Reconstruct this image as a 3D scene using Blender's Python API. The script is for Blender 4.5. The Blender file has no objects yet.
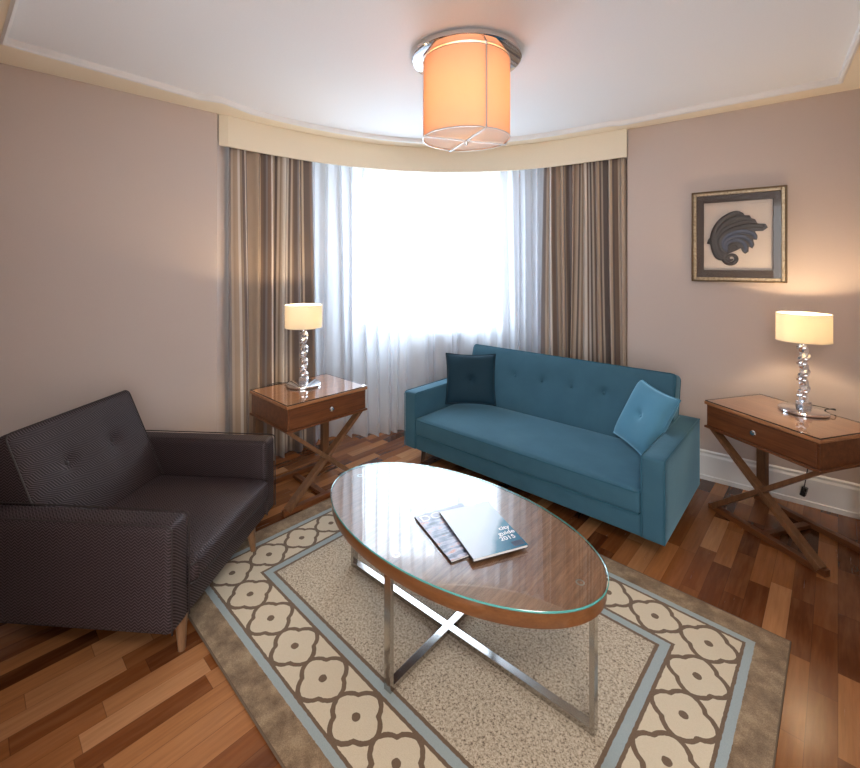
import bpy, bmesh, math, random
from mathutils import Vector, Matrix
random.seed(7)
sc = bpy.context.scene
C = sc.collection
PI = math.pi

# ------------------------------------------------------------------ camera, world, daylight, exposure
cam = bpy.data.objects.new('camera', bpy.data.cameras.new('camera'))
C.objects.link(cam); sc.camera = cam
cam.location = (0, 0, 1.6); cam.rotation_euler = (PI/2, 0, 0)
cam.data.sensor_width = 36; cam.data.lens = 36*437.5/860; cam.data.shift_y = -120/860
cam.data.clip_start = 0.05
w = bpy.data.worlds.new('sky'); sc.world = w; w.use_nodes = True
w.node_tree.nodes['Background'].inputs[0].default_value = (0.97, 0.98, 1.0, 1)
w.node_tree.nodes['Background'].inputs[1].default_value = 2.3

def light(name, kind, loc, energy, color, rot=(0, 0, 0), **kw):
    l = bpy.data.lights.new(name, kind); l.energy = energy; l.color = color
    for k, v in kw.items(): setattr(l, k, v)
    o = bpy.data.objects.new(name, l); C.objects.link(o); o.location = loc; o.rotation_euler = rot
    return o
light('window_daylight', 'AREA', (0, 5.3, 1.75), 128, (0.66, 0.84, 1.0), (-PI/2, 0, 0), shape='RECTANGLE', size=2.6, size_y=2.4)
light('hall_fill_light', 'AREA', (0.35, -0.25, 2.70), 26, (1.0, 0.95, 0.88), (math.radians(12), 0, 0), shape='DISK', size=0.9)  # added fill, no known fixture: unseen behind the camera, lifts the room's brightness
sc.view_settings.view_transform = 'Standard'; sc.view_settings.look = 'None'
sc.view_settings.exposure = 1.0; sc.view_settings.gamma = 1; sc.view_settings.use_curve_mapping = False
sc.cycles.use_denoising = True
sc.cycles.max_bounces = 10; sc.cycles.diffuse_bounces = 5; sc.cycles.transparent_max_bounces = 16
sc.cycles.sample_clamp_indirect = 6; sc.cycles.caustics_reflective = False; sc.cycles.caustics_refractive = False

# ------------------------------------------------------------------ node helpers
class NT:
    def __init__(s, name):
        s.m = bpy.data.materials.new(name); s.m.use_nodes = True
        s.t = s.m.node_tree; s.t.nodes.clear()
        s.out = s.t.nodes.new('ShaderNodeOutputMaterial')
    def n(s, typ, **kw):
        nd = s.t.nodes.new('ShaderNode'+typ)
        for k, v in kw.items():
            if k.startswith('i_'):
                key = k[2:]; key = int(key) if key.isdigit() else key.replace('_', ' ')
                s.set(nd.inputs[key], v)
            else: setattr(nd, k, v)
        return nd
    def set(s, sock, v):
        if isinstance(v, X): v = v.s
        if isinstance(v, bpy.types.NodeSocket): s.t.links.new(v, sock)
        else:
            if sock.type == 'RGBA' and not isinstance(v, (int, float)) and len(v) == 3: v = (*v, 1)
            sock.default_value = v
    def math(s, op, a, b=0.0, c=0.0):
        nd = s.t.nodes.new('ShaderNodeMath'); nd.operation = op
        s.set(nd.inputs[0], a); s.set(nd.inputs[1], b); s.set(nd.inputs[2], c)
        return X(s, nd.outputs[0])
    def mix(s, f, a, b, mode='MIX'):
        nd = s.t.nodes.new('ShaderNodeMix'); nd.data_type = 'RGBA'; nd.blend_type = mode
        s.set(nd.inputs[0], f); s.set(nd.inputs[6], a); s.set(nd.inputs[7], b)
        return nd.outputs[2]
    def ramp(s, f, stops, interp='LINEAR'):
        nd = s.t.nodes.new('ShaderNodeValToRGB'); cr = nd.color_ramp; cr.interpolation = interp
        s.set(nd.inputs[0], f)
        while len(cr.elements) < len(stops): cr.elements.new(0.5)
        for e, (p, c) in zip(cr.elements, stops): e.position = p; e.color = (*c, 1)
        return nd.outputs[0]
    def coord(s, which='Object'):
        tc = s.n('TexCoord'); sp = s.n('SeparateXYZ', i_0=tc.outputs[which])
        return tc.outputs[which], X(s, sp.outputs[0]), X(s, sp.outputs[1]), X(s, sp.outputs[2])
    def comb(s, x, y, z=0.0):
        return s.n('CombineXYZ', i_0=x, i_1=y, i_2=z).outputs[0]
    def noise(s, vec, scale, detail=3.0, rough=0.5):
        return X(s, s.n('TexNoise', i_Vector=vec, i_Scale=scale, i_Detail=detail, i_Roughness=rough).outputs[0])
    def white(s, vec):
        nd = s.n('TexWhiteNoise', noise_dimensions='3D', i_Vector=vec); return X(s, nd.outputs['Value'])
    def pbr(s, color, rough=0.5, metal=0.0, bump=None, bs=0.3, bd=0.01, **kw):
        p = s.n('BsdfPrincipled'); s.set(p.inputs['Base Color'], color); s.set(p.inputs['Roughness'], rough)
        s.set(p.inputs['Metallic'], metal)
        for k, v in kw.items(): s.set(p.inputs[k.replace('_', ' ')], v)
        if bump is not None:
            b = s.n('Bump', i_Strength=bs, i_Distance=bd, i_Height=bump); s.t.links.new(b.outputs[0], p.inputs['Normal'])
        s.t.links.new(p.outputs[0], s.out.inputs[0]); return p
class X:
    def __init__(s, nt, sock): s.nt = nt; s.s = sock
    def __add__(a, b): return a.nt.math('ADD', a, b)
    def __sub__(a, b): return a.nt.math('SUBTRACT', a, b)
    def __rsub__(a, b): return a.nt.math('SUBTRACT', b, a)
    def __mul__(a, b): return a.nt.math('MULTIPLY', a, b)
    def __truediv__(a, b): return a.nt.math('DIVIDE', a, b)
    __radd__ = __add__; __rmul__ = __mul__
    def floor(a): return a.nt.math('FLOOR', a)
    def fract(a): return a.nt.math('FRACT', a)
    def abs(a): return a.nt.math('ABSOLUTE', a)
    def sin(a): return a.nt.math('SINE', a)
    def cos(a): return a.nt.math('COSINE', a)
    def lt(a, b): return a.nt.math('LESS_THAN', a, b)
    def gt(a, b): return a.nt.math('GREATER_THAN', a, b)
    def max(a, b): return a.nt.math('MAXIMUM', a, b)
    def min(a, b): return a.nt.math('MINIMUM', a, b)
    def near(a):  # distance to nearest integer
        return a.nt.math('ABSOLUTE', a.nt.math('SUBTRACT', a.nt.math('FRACT', a.nt.math('ADD', a, 0.5)), 0.5))

M = {}
def simple(name, col, rough=0.5, metal=0.0, **kw):
    t = NT(name); t.pbr(col, rough, metal, **kw); M[name] = t.m; return t.m
simple('chrome', (0.82, 0.82, 0.84), 0.07, 1.0)
simple('polished_steel', (0.50, 0.48, 0.46), 0.16, 1.0)
simple('brushed_nickel', (0.55, 0.53, 0.50), 0.28, 1.0)
simple('black_plastic', (0.012, 0.012, 0.013), 0.35)
simple('white_paint', (0.80, 0.79, 0.77), 0.45)
simple('page_edge', (0.72, 0.70, 0.68), 0.6)
simple('cover_white', (0.85, 0.87, 0.90), 0.3)
simple('mat_board', (0.040, 0.026, 0.019), 0.8)
simple('sculpture_bronze', (0.018, 0.014, 0.013), 0.35, 0.3)
simple('sculpture_blue', (0.035, 0.05, 0.09), 0.3, 0.3)
simple('dark_edge', (0.03, 0.02, 0.015), 0.3)

def wall_mat(name, c, bs=0.15):
    t = NT(name); v, x, y, z = t.coord()
    f = t.noise(t.comb(x*120, y*120, z*600), 1.0, 2) ; g = t.noise(t.comb(x*500, y*500, z*60), 1.0, 2)
    big = t.noise(v, 1.3, 2)
    col = t.mix(f*0.5+g*0.5, tuple(k*0.93 for k in c), tuple(min(1, k*1.06) for k in c))
    col = t.mix(big*0.25, col, tuple(k*0.95 for k in c))
    t.pbr(col, 0.75, bump=f+g, bs=bs, bd=0.001); M[name] = t.m
wall_mat('wallpaper', (0.55, 0.465, 0.42))
wall_mat('wall_cream', (0.62, 0.60, 0.58), 0.05)
wall_mat('ceiling_white', (0.86, 0.87, 0.88), 0.03)
wall_mat('cornice_cream', (0.90, 0.80, 0.62), 0.03)
wall_mat('pelmet_cream', (0.80, 0.715, 0.56), 0.03)

def wood(name, cd, cl, axis='x', scale=1.0, rough=0.32, coat=0.0):
    t = NT(name); v, x, y, z = t.coord()
    k = [x*16, y*16, z*16]; i = 'xyz'.index(axis); k[i] = (x, y, z)[i]*1.3
    vv = t.comb(*k)
    a = t.noise(vv, 2.2*scale, 5, 0.62); b = t.noise(vv, 9*scale, 3, 0.6)
    col = t.ramp(a*0.65+b*0.35, [(0.32, cd), (0.5, tuple((p+q)/2 for p, q in zip(cd, cl))), (0.66, cl)])
    t.pbr(col, rough, bump=b, bs=0.05, bd=0.001, Coat_Weight=coat, Coat_Roughness=0.08); M[name] = t.m
wood('table_wood', (0.075, 0.021, 0.007), (0.185, 0.064, 0.021))
wood('table_wood_leg', (0.095, 0.040, 0.017), (0.21, 0.10, 0.045), 'z')
wood('side_top_wood', (0.22, 0.085, 0.03), (0.44, 0.20, 0.085))
wood('walnut_top', (0.14, 0.058, 0.028), (0.38, 0.185, 0.10), 'y', 2.2)
wood('walnut_apron', (0.12, 0.042, 0.013), (0.20, 0.080, 0.027))
wood('leg_wood', (0.12, 0.06, 0.028), (0.26, 0.14, 0.07), 'z')

# parquet
t = NT('parquet'); v, x, y, z = t.coord()
A = math.radians(47)
U = x*math.cos(A)+y*math.sin(A); V = y*math.cos(A)-x*math.sin(A)
pw = 0.082; r = V/pw; row = r.floor()
off = t.white(t.comb(row, 3.7, 0.0)); q = U/0.40+off*1.0+row*0.37
plank = q.floor(); rnd = t.white(t.comb(plank, row, 0.5)); rnd2 = t.white(t.comb(row, plank, 7.5))
g = t.noise(t.comb(U*2.2+rnd*30, V*34, rnd*9), 2.0, 5, 0.6)
g2 = t.noise(t.comb(U*1.2+rnd*30, V*9, rnd2*9), 2.5, 3, 0.6)
base = t.ramp(rnd, [(0.0, (0.055, 0.014, 0.004)), (0.2, (0.125, 0.034, 0.009)), (0.42, (0.215, 0.068, 0.018)), (0.62, (0.29, 0.104, 0.031)), (0.82, (0.39, 0.160, 0.056)), (1.0, (0.52, 0.25, 0.11))])
col = t.mix((g-0.25)*0.8, base, (0.07, 0.022, 0.008))
col = t.mix((g2-0.42)*0.9, col, (0.38, 0.17, 0.07))
gap = (r.near()*pw).lt(0.0011).max((q.near()*0.40).lt(0.0013))
col = t.mix(gap*0.4, col, (0.02, 0.008, 0.004))
t.pbr(col, g*0.15+0.17, bump=g*0.3-gap, bs=0.12, bd=0.002); M['parquet'] = t.m

# rug: frame s along x, t along y, origin at the inner stripe corner
RA, RB = 1.616, 0.935
t = NT('rug_pile'); v, s_, t_, z = t.coord()
jx = t.noise(v, 60, 2)-0.5; jy = t.noise(t.comb(t_+9, s_-4, 0.0), 60, 2)-0.5
s = s_+jx*0.006; tt = t_+jy*0.006
ds = (s-RA/2).abs()-RA/2; dt = (tt-RB/2).abs()-RB/2
d = ds.max(dt)                                    # signed distance from the inner stripe line
cx, cy = (RA+0.26)/9, (RB+0.26)/6
px = (s+0.13)/cx; py = (tt+0.13)/cy
P = px+py+0.5; Q = px-py+1.5
def bump3(a):
    k = (a*PI).sin(); sg = t.math('SIGN', k)
    notch = t.math('MAXIMUM', 0.0, (a.near()-0.385)*8.7)
    return k*0.115+(a*(3*PI)).sin()*0.028-sg*notch*0.040
sgP = (P*PI).cos(); sgQ = (Q*PI).cos()
dP = (P-bump3(Q)*sgP).near(); dQ = (Q-bump3(P)*sgQ).near()
line = dP.min(dQ).lt(0.066)
dot = t.math('POWER', px.near(), 2.0)+t.math('POWER', py.near(), 2.0)
dot = dot.lt(0.0060)
fine = t.noise(v, 420, 3); mott = t.noise(v, 14, 4, 0.6)
cream = t.mix(fine, (0.52, 0.42, 0.28), (0.70, 0.60, 0.44))
brown = t.mix(fine, (0.10, 0.058, 0.028), (0.18, 0.11, 0.06))
blue = t.mix(fine, (0.24, 0.29, 0.29), (0.37, 0.42, 0.41))
trel = t.mix(line.max(dot), cream, brown)
sp1 = t.noise(v, 95, 4, 0.8); sp2 = t.noise(v, 220, 3, 0.7)
fieldc = t.ramp(sp1*0.6+sp2*0.4, [(0.41, (0.10, 0.065, 0.04)), (0.46, (0.36, 0.28, 0.19)), (0.54, (0.56, 0.47, 0.345)), (0.7, (0.66, 0.57, 0.43))])
edgec = t.ramp(mott*0.6+fine*0.4, [(0.38, (0.125, 0.072, 0.032)), (0.50, (0.22, 0.14, 0.072)), (0.62, (0.36, 0.255, 0.145))])
col = t.mix(d.gt(-0.032), fieldc, brown)
col = t.mix(d.gt(-0.018), col, blue)
col = t.mix(d.gt(0.016), col, brown)
col = t.mix(d.gt(0.029), col, trel)
col = t.mix(d.gt(0.231), col, brown)
col = t.mix(d.gt(0.243), col, blue)
col = t.mix(d.gt(0.272), col, edgec)
t.pbr(col, 0.95, bump=fine+mott, bs=0.5, bd=0.004, Sheen_Weight=0.2); M['rug_pile'] = t.m
simple('rug_edge', (0.13, 0.085, 0.05), 0.95)

# fabrics
def velvet(name, dk, lt, sheen=0.5):
    t = NT(name); v, x, y, z = t.coord()
    a = t.noise(v, 7, 3, 0.55); b = t.noise(v, 350, 2)
    col = t.mix(a*0.8+b*0.2, dk, lt)
    t.pbr(col, 0.8, Specular_IOR_Level=0.25, bump=b, bs=0.12, bd=0.001, Sheen_Weight=sheen, Sheen_Roughness=0.35, Sheen_Tint=(0.45, 0.8, 1.0, 1)); M[name] = t.m
velvet('sofa_velvet', (0.028, 0.088, 0.132), (0.052, 0.135, 0.190), 0.45)
velvet('sofa_piping', (0.020, 0.085, 0.125), (0.030, 0.11, 0.16), 0.3)
velvet('cushion_dark', (0.006, 0.026, 0.042), (0.012, 0.040, 0.062), 0.08)
velvet('cushion_dark_edge', (0.006, 0.022, 0.035), (0.010, 0.03, 0.045), 0.1)
velvet('cushion_light', (0.060, 0.185, 0.28), (0.09, 0.25, 0.36), 0.9)
t = NT('zigzag_weave'); v, x, y, z = t.coord()
zz = (y/0.030).near()*2.0*1.1
ph = ((x+z)/0.0125+zz); wv = ((ph*2*PI).sin())*0.5+0.5
n1 = t.noise(v, 5, 3); n2 = t.noise(v, 300, 2)
k = t.math('POWER', wv, 2.2)*(n2*0.9+0.15)
col = t.mix(k, (0.007, 0.0035, 0.0035), (0.130, 0.088, 0.100))
col = t.mix(n1*0.35, col, (0.045, 0.027, 0.022))
t.pbr(col, t.math('SUBTRACT', 0.72, wv*0.22), bump=wv, bs=0.4, bd=0.002, Specular_IOR_Level=0.32); M['zigzag_weave'] = t.m
wood('dark_leg_wood', (0.03, 0.016, 0.01), (0.07, 0.04, 0.025), 'z')
simple('chair_piping', (0.022, 0.014, 0.013), 0.6)

t = NT('striped_drape'); v, u_, v2, z = t.coord('UV')
q = u_/0.020; cell = q.floor(); rn = t.white(t.comb(cell, 1.0, 2.0))
wv = t.noise(t.comb(u_*500, v2*500, 0.0), 1.0, 2)
col = t.ramp(rn, [(0.0, (0.24, 0.165, 0.125)), (0.18, (0.50, 0.385, 0.29)), (0.36, (0.16, 0.125, 0.115)), (0.50, (0.36, 0.27, 0.20)), (0.64, (0.60, 0.50, 0.40)), (0.76, (0.27, 0.24, 0.245)), (0.90, (0.72, 0.66, 0.60))], 'CONSTANT')
col = t.mix(wv*0.35, col, (0.16, 0.12, 0.09))
p = t.pbr(col, 0.7, bump=wv, bs=0.1, bd=0.001, Sheen_Weight=0.2)
tr = t.n('BsdfTranslucent', i_Color=col); mx = t.n('MixShader', i_0=0.04)
t.t.links.new(p.outputs[0], mx.inputs[1]); t.t.links.new(tr.outputs[0], mx.inputs[2]); t.t.links.new(mx.outputs[0], t.out.inputs[0])
M['striped_drape'] = t.m

t = NT('sheer_voile'); v, x, y, z = t.coord()
n1 = t.noise(t.comb(x*900, y*900, z*900), 1.0, 1)
tr = t.n('BsdfTranslucent', i_Color=(0.76, 0.80, 0.87)); df = t.n('BsdfDiffuse', i_Color=(0.76, 0.77, 0.81)); tp = t.n('BsdfTransparent', i_Color=(1, 1, 1))
m1 = t.n('MixShader', i_0=0.5); t.t.links.new(df.outputs[0], m1.inputs[1]); t.t.links.new(tr.outputs[0], m1.inputs[2])
lw = t.n('LayerWeight', i_Blend=0.5)
f = 0.36-X(t, lw.outputs['Facing'])*0.28
m2 = t.n('MixShader', i_0=f); t.t.links.new(m1.outputs[0], m2.inputs[1]); t.t.links.new(tp.outputs[0], m2.inputs[2])
t.t.links.new(m2.outputs[0], t.out.inputs[0]); M['sheer_voile'] = t.m

def shade_mat(name, col, dcol, tw=0.6, rough=0.8):
    t = NT(name); v, x, y, z = t.coord()
    n1 = t.noise(t.comb(x*300, y*300, z*40), 1.0, 2)
    c2 = t.mix(n1*0.25, col, tuple(k*0.85 for k in col))
    tr = t.n('BsdfTranslucent', i_Color=c2); df = t.n('BsdfDiffuse', i_Color=dcol)
    m1 = t.n('MixShader', i_0=tw); t.t.links.new(df.outputs[0], m1.inputs[1]); t.t.links.new(tr.outputs[0], m1.inputs[2])
    t.t.links.new(m1.outputs[0], t.out.inputs[0]); M[name] = t.m
shade_mat('lamp_fabric', (0.95, 0.87, 0.72), (0.85, 0.80, 0.70), 0.5)
shade_mat('ceiling_fabric', (0.88, 0.57, 0.33), (0.85, 0.64, 0.45), 0.38)
shade_mat('diffuser_white', (0.85, 0.75, 0.66), (0.90, 0.87, 0.84), 0.22)
def emis(name, col, st):
    t = NT(name); e = t.n('Emission', i_Color=col, i_Strength=st); t.t.links.new(e.outputs[0], t.out.inputs[0]); M[name] = t.m
emis('bulb_glow', (1.0, 0.78, 0.48), 18)

def glassy(name, tint, amount=1.0, rough=0.0, ior=1.5):
    t = NT(name); lw = t.n('LayerWeight', i_Blend=0.5); r0 = ((ior-1)/(ior+1))**2
    fr = (t.math('POWER', X(t, lw.outputs['Facing']), 5.0)*(1-r0)+r0)*amount; tp = t.n('BsdfTransparent', i_Color=tint); gl = t.n('BsdfGlossy', i_Roughness=rough, i_Color=(1, 1, 1))
    mx = t.n('MixShader', i_0=t.math('MINIMUM', fr, 1.0)); t.t.links.new(tp.outputs[0], mx.inputs[1]); t.t.links.new(gl.outputs[0], mx.inputs[2])
    t.t.links.new(mx.outputs[0], t.out.inputs[0]); M[name] = t.m
glassy('table_glass', (0.94, 0.98, 0.97), 1.6, 0.0, 1.6)
glassy('side_glass', (0.95, 0.97, 0.96), 1.6, 0.02, 1.5)
glassy('clear_glass', (1, 1, 1), 0.8)
glassy('picture_glass', (0.98, 0.98, 0.98), 0.5)
t = NT('glass_edge'); t.pbr((0.10, 0.42, 0.38), 0.1, Transmission_Weight=0.3, IOR=1.5, Emission_Color=(0, 0, 0, 1)); M['glass_edge'] = t.m
t = NT('crystal'); p = t.pbr((0.80, 0.81, 0.84), 0.03, 0.85, Coat_Weight=0.6, Coat_Roughness=0.02); M['crystal'] = t.m
simple('dark_gilt', (0.12, 0.075, 0.035), 0.4, 0.5)
# picture moulding, backing
t = NT('aged_gilt'); v, x, y, z = t.coord(); n1 = t.noise(v, 60, 4, 0.7)
t.pbr(t.ramp(n1, [(0.30, (0.16, 0.11, 0.065)), (0.5, (0.33, 0.26, 0.17)), (0.7, (0.45, 0.38, 0.27))]), 0.35, 0.5, bump=n1, bs=0.3, bd=0.002); M['aged_gilt'] = t.m
t = NT('linen_backing'); v, x, y, z = t.coord(); n1 = t.noise(v, 250, 2)
t.pbr(t.mix(n1, (0.60, 0.52, 0.46), (0.72, 0.64, 0.57)), 0.9); M['linen_backing'] = t.m
# magazine covers
t = NT('cover_photo'); v, x, y, z = t.coord(); n1 = t.noise(v, 16, 3, 0.6); n2 = t.noise(t.comb(x*0.4, y*2.4, 3.0), 20, 2)
col = t.ramp(n1*0.5+n2*0.5, [(0.36, (0.02, 0.03, 0.05)), (0.45, (0.16, 0.18, 0.27)), (0.52, (0.42, 0.42, 0.52)), (0.58, (0.55, 0.22, 0.13)), (0.64, (0.62, 0.58, 0.60))])
col = t.mix(y.gt(0.115), col, (0.30, 0.31, 0.38))
t.pbr(col, 0.2); M['cover_photo'] = t.m
t = NT('cover_guide'); v, x, y, z = t.coord(); n1 = t.noise(v, 9, 3, 0.6)
dark = (x*1.1-y*0.9+(n1-0.5)*0.05)
col = t.ramp(dark, [(0.0, (0.52, 0.58, 0.66)), (0.08, (0.40, 0.50, 0.60)), (0.115, (0.06, 0.20, 0.30)), (0.2, (0.02, 0.13, 0.22))])
t.pbr(col, 0.2); M['cover_guide'] = t.m

# ------------------------------------------------------------------ geometry helpers
class MB:
    def __init__(s): s.v = []; s.f = []; s.mi = []; s.uv = None
    def add(s, vs, fs, mi=0, mat=None):
        b = len(s.v)
        for p in vs: s.v.append(tuple((mat @ Vector(p)) if mat else p))
        for q in fs: s.f.append(tuple(b+i for i in q)); s.mi.append(mi)
    def box(s, x0, x1, y0, y1, z0, z1, mi=0, mat=None):
        vs = [(x, y, z) for z in (z0, z1) for y in (y0, y1) for x in (x0, x1)]
        s.add(vs, [(0, 2, 3, 1), (4, 5, 7, 6), (0, 1, 5, 4), (2, 6, 7, 3), (0, 4, 6, 2), (1, 3, 7, 5)], mi, mat)
    def bar(s, p, q, w, h, up=(0, 0, 1), mi=0):
        p = Vector(p); q = Vector(q); d = (q-p).normalized(); sd = d.cross(Vector(up)).normalized(); u = sd.cross(d)
        vs = [c+sd*a*w/2+u*b*h/2 for c in (p, q) for a, b in ((-1, -1), (1, -1), (1, 1), (-1, 1))]
        s.add(vs, [(3, 2, 1, 0), (4, 5, 6, 7), (0, 1, 5, 4), (1, 2, 6, 5), (2, 3, 7, 6), (3, 0, 4, 7)], mi)
    def tube(s, pts, r, n=8, closed=False, mi=0, flat=1.0, sflat=1.0):
        pts = [Vector(p) for p in pts]; N = len(pts); rr = r if callable(r) else (lambda k: r)
        ref = None; rings = []
        for k in range(N):
            a = pts[(k-1) % N] if (closed or k > 0) else pts[k]; b = pts[(k+1) % N] if (closed or k < N-1) else pts[k]
            d = (b-a)
            d = d.normalized() if d.length > 1e-9 else Vector((0, 0, 1))
            if ref is None:
                ref = Vector((0, 0, 1)) if abs(d.z) < 0.9 else Vector((1, 0, 0))
            sd = d.cross(ref).normalized(); up = sd.cross(d).normalized(); ref = up
            R = rr(k/(N-1) if N > 1 else 0)
            rings.append([pts[k]+(sd*math.cos(2*PI*j/n)*sflat+up*math.sin(2*PI*j/n)*flat)*R for j in range(n)])
        vs = [p for ring in rings for p in ring]; fs = []
        for k in range(N if closed else N-1):
            k2 = (k+1) % N
            for j in range(n): fs.append((k*n+j, k*n+(j+1) % n, k2*n+(j+1) % n, k2*n+j))
        if not closed: fs += [tuple(range(n-1, -1, -1)), tuple((N-1)*n+j for j in range(n))]
        s.add(vs, fs, mi)
    def lathe(s, prof, n=48, cen=(0, 0, 0), sx=1, sy=1, mi=0, closed=False):
        vs = []; fs = []; K = len(prof)
        for r, z in prof:
            for j in range(n): vs.append((cen[0]+r*sx*math.cos(2*PI*j/n), cen[1]+r*sy*math.sin(2*PI*j/n), cen[2]+z))
        for k in range(K if closed else K-1):
            k2 = (k+1) % K
            for j in range(n): fs.append((k*n+j, k*n+(j+1) % n, k2*n+(j+1) % n, k2*n+j))
        if not closed: fs += [tuple(range(n-1, -1, -1)), tuple((K-1)*n+j for j in range(n))]
        s.add(vs, fs, mi)
    def prism(s, poly, z0, z1, mi=0):
        n = len(poly); vs = [(p[0], p[1], z0) for p in poly]+[(p[0], p[1], z1) for p in poly]
        s.add(vs, [tuple(range(n-1, -1, -1)), tuple(range(n, 2*n))]+[(i, (i+1) % n, n+(i+1) % n, n+i) for i in range(n)], mi)
    def build(s, name, mats, parent=None, smooth=False, bevel=0.0, seg=2, loc=None, rz=0.0, sharp=40, solid=0.0):
        me = bpy.data.meshes.new(name); me.from_pydata(s.v, [], s.f); me.update()
        if not isinstance(mats, (list, tuple)): mats = [mats]
        for m in mats: me.materials.append(M[m])
        for p, i in zip(me.polygons, s.mi): p.material_index = i
        if s.uv:
            ul = me.uv_layers.new(name='UVMap')
            for lp in me.loops: ul.data[lp.index].uv = s.uv[lp.vertex_index]
        bm = bmesh.new(); bm.from_mesh(me); bmesh.ops.recalc_face_normals(bm, faces=bm.faces); bm.to_mesh(me); bm.free()
        if smooth or bevel:
            for p in me.polygons: p.use_smooth = True
            me.set_sharp_from_angle(angle=math.radians(sharp))
        o = bpy.data.objects.new(name, me); C.objects.link(o)
        if bevel:
            b = o.modifiers.new('bevel', 'BEVEL'); b.width = bevel; b.segments = seg; b.limit_method = 'ANGLE'; b.angle_limit = math.radians(35)
            b.harden_normals = True
        if solid:
            b = o.modifiers.new('thickness', 'SOLIDIFY'); b.thickness = solid; b.offset = 0
        if parent: o.parent = parent
        if loc: o.location = loc
        o.rotation_euler.z = rz
        return o

def tag(o, label, cat, group=None):
    o['label'] = label; o['category'] = cat
    if group: o['group'] = group
    return o
def thing(name, label, cat, loc=(0, 0, 0), rz=0.0, group=None):
    o = bpy.data.objects.new(name, None); C.objects.link(o); o.location = loc; o.rotation_euler.z = rz
    o.empty_display_size = 0.1
    return tag(o, label, cat, group)
def struct(o): o['kind'] = 'structure'; return o

def rbox(mb, x0, x1, y0, y1, z0, z1, r, step=0.025, disp=None, mat=None, mi=0):
    """rounded, densely meshed box; disp(p, n) returns a displaced point (local, before mat)"""
    c = Vector(((x0+x1)/2, (y0+y1)/2, (z0+z1)/2)); h = Vector(((x1-x0)/2, (y1-y0)/2, (z1-z0)/2))
    def axis(hh):
        a = [-hh+r*(1-math.cos(k*PI/2/4))*1.0 for k in range(4)]
        n = max(1, int(2*(hh-r)/step)); mid = [-(hh-r)+2*(hh-r)*k/n for k in range(n+1)]
        return a+mid+[-q for q in reversed(a)]
    ax = [axis(h[i]) for i in range(3)]
    vid = {}; vs = []; fs = []
    def vert(i, j, k):
        key = (i, j, k)
        if key in vid: return vid[key]
        p = Vector((ax[0][i], ax[1][j], ax[2][k]))
        q = Vector([max(-h[a]+r, min(h[a]-r, p[a])) for a in range(3)]); d = p-q
        nn = d.normalized() if d.length > 1e-9 else Vector((0, 0, 0))
        if d.length > 1e-9: p = q+nn*r
        p = p+c
        if disp: p = disp(p, nn)
        vid[key] = len(vs); vs.append(p); return vid[key]
    nx, ny, nz = len(ax[0])-1, len(ax[1])-1, len(ax[2])-1
    for i in range(nx):
        for j in range(ny):
            fs.append((vert(i, j, 0), vert(i, j+1, 0), vert(i+1, j+1, 0), vert(i+1, j, 0)))
            fs.append((vert(i, j, nz), vert(i+1, j, nz), vert(i+1, j+1, nz), vert(i, j+1, nz)))
    for i in range(nx):
        for k in range(nz):
            fs.append((vert(i, 0, k), vert(i+1, 0, k), vert(i+1, 0, k+1), vert(i, 0, k+1)))
            fs.append((vert(i, ny, k), vert(i, ny, k+1), vert(i+1, ny, k+1), vert(i+1, ny, k)))
    for j in range(ny):
        for k in range(nz):
            fs.append((vert(0, j, k), vert(0, j, k+1), vert(0, j+1, k+1), vert(0, j+1, k)))
            fs.append((vert(nx, j, k), vert(nx, j+1, k), vert(nx, j+1, k+1), vert(nx, j, k+1)))
    mb.add(vs, fs, mi, mat)

def spline(pts, per=12):
    P = [Vector((p[0], p[1], p[2] if len(p) > 2 else 0)) for p in pts]; out = []
    for i in range(len(P)-1):
        p0 = P[max(i-1, 0)]; p1 = P[i]; p2 = P[i+1]; p3 = P[min(i+2, len(P)-1)]
        for k in range(per):
            u = k/per
            out.append(0.5*((2*p1)+(-p0+p2)*u+(2*p0-5*p1+4*p2-p3)*u*u+(-p0+3*p1-3*p2+p3)*u**3))
    out.append(P[-1]); return out
def offset(path, d):
    out = []
    for i, p in enumerate(path):
        a = path[max(i-1, 0)]; b = path[min(i+1, len(path)-1)]; t = (b-a).normalized()
        out.append(p+Vector((-t.y, t.x, 0))*d)
    return out

# ------------------------------------------------------------------ the room
ZC = 2.705; ZM = 2.735
WA = (-2.50, 2.26); WLE = (-1.565, 3.215)        # left wall
WRS = (1.625, 3.597); WC = (2.775, 2.70)          # right wall
AE = (-1.12, 0.88); CE = (1.10, 0.55)
mb = MB(); mb.prism([(-3.4, -2.6), (3.2, -2.6), (3.6, 5), (-3.2, 5)], -0.12, 0)
struct(mb.build('floor', 'parquet'))
def wall(name, pts, outs, mat, z0=0.0, z1=2.9):
    m = MB(); m.prism(list(pts)+list(reversed(outs)), z0, z1); return struct(m.build(name, mat))
wall('wall_left', [WA, WLE, (-1.585, 3.47)], [(-2.59, 2.33), (-1.68, 3.22), (-1.69, 3.50)], 'wallpaper')
wall('wall_right', [(1.72, 3.85), WRS, WC], [(1.83, 3.87), (1.78, 3.64), (2.86, 2.76)], 'wallpaper')
wall('wall_rear_left', [AE, WA], [(-1.19, 0.80), (-2.57, 2.18)], 'wallpaper')
wall('wall_rear_right', [WC, CE], [(2.86, 2.64), (1.18, 0.48)], 'wallpaper')
wall('wall_hall_left', [(-1.75, -2.3), (-1.75, 0.25), (-1.2, 0.79)], [(-1.85, -2.3), (-1.85, 0.3), (-1.3, 0.86)], 'wallpaper')
wall('wall_hall_right', [(1.19, 0.46), (1.55, 0.1), (1.55, -2.3)], [(1.27, 0.54), (1.65, 0.15), (1.65, -2.3)], 'wallpaper')
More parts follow.
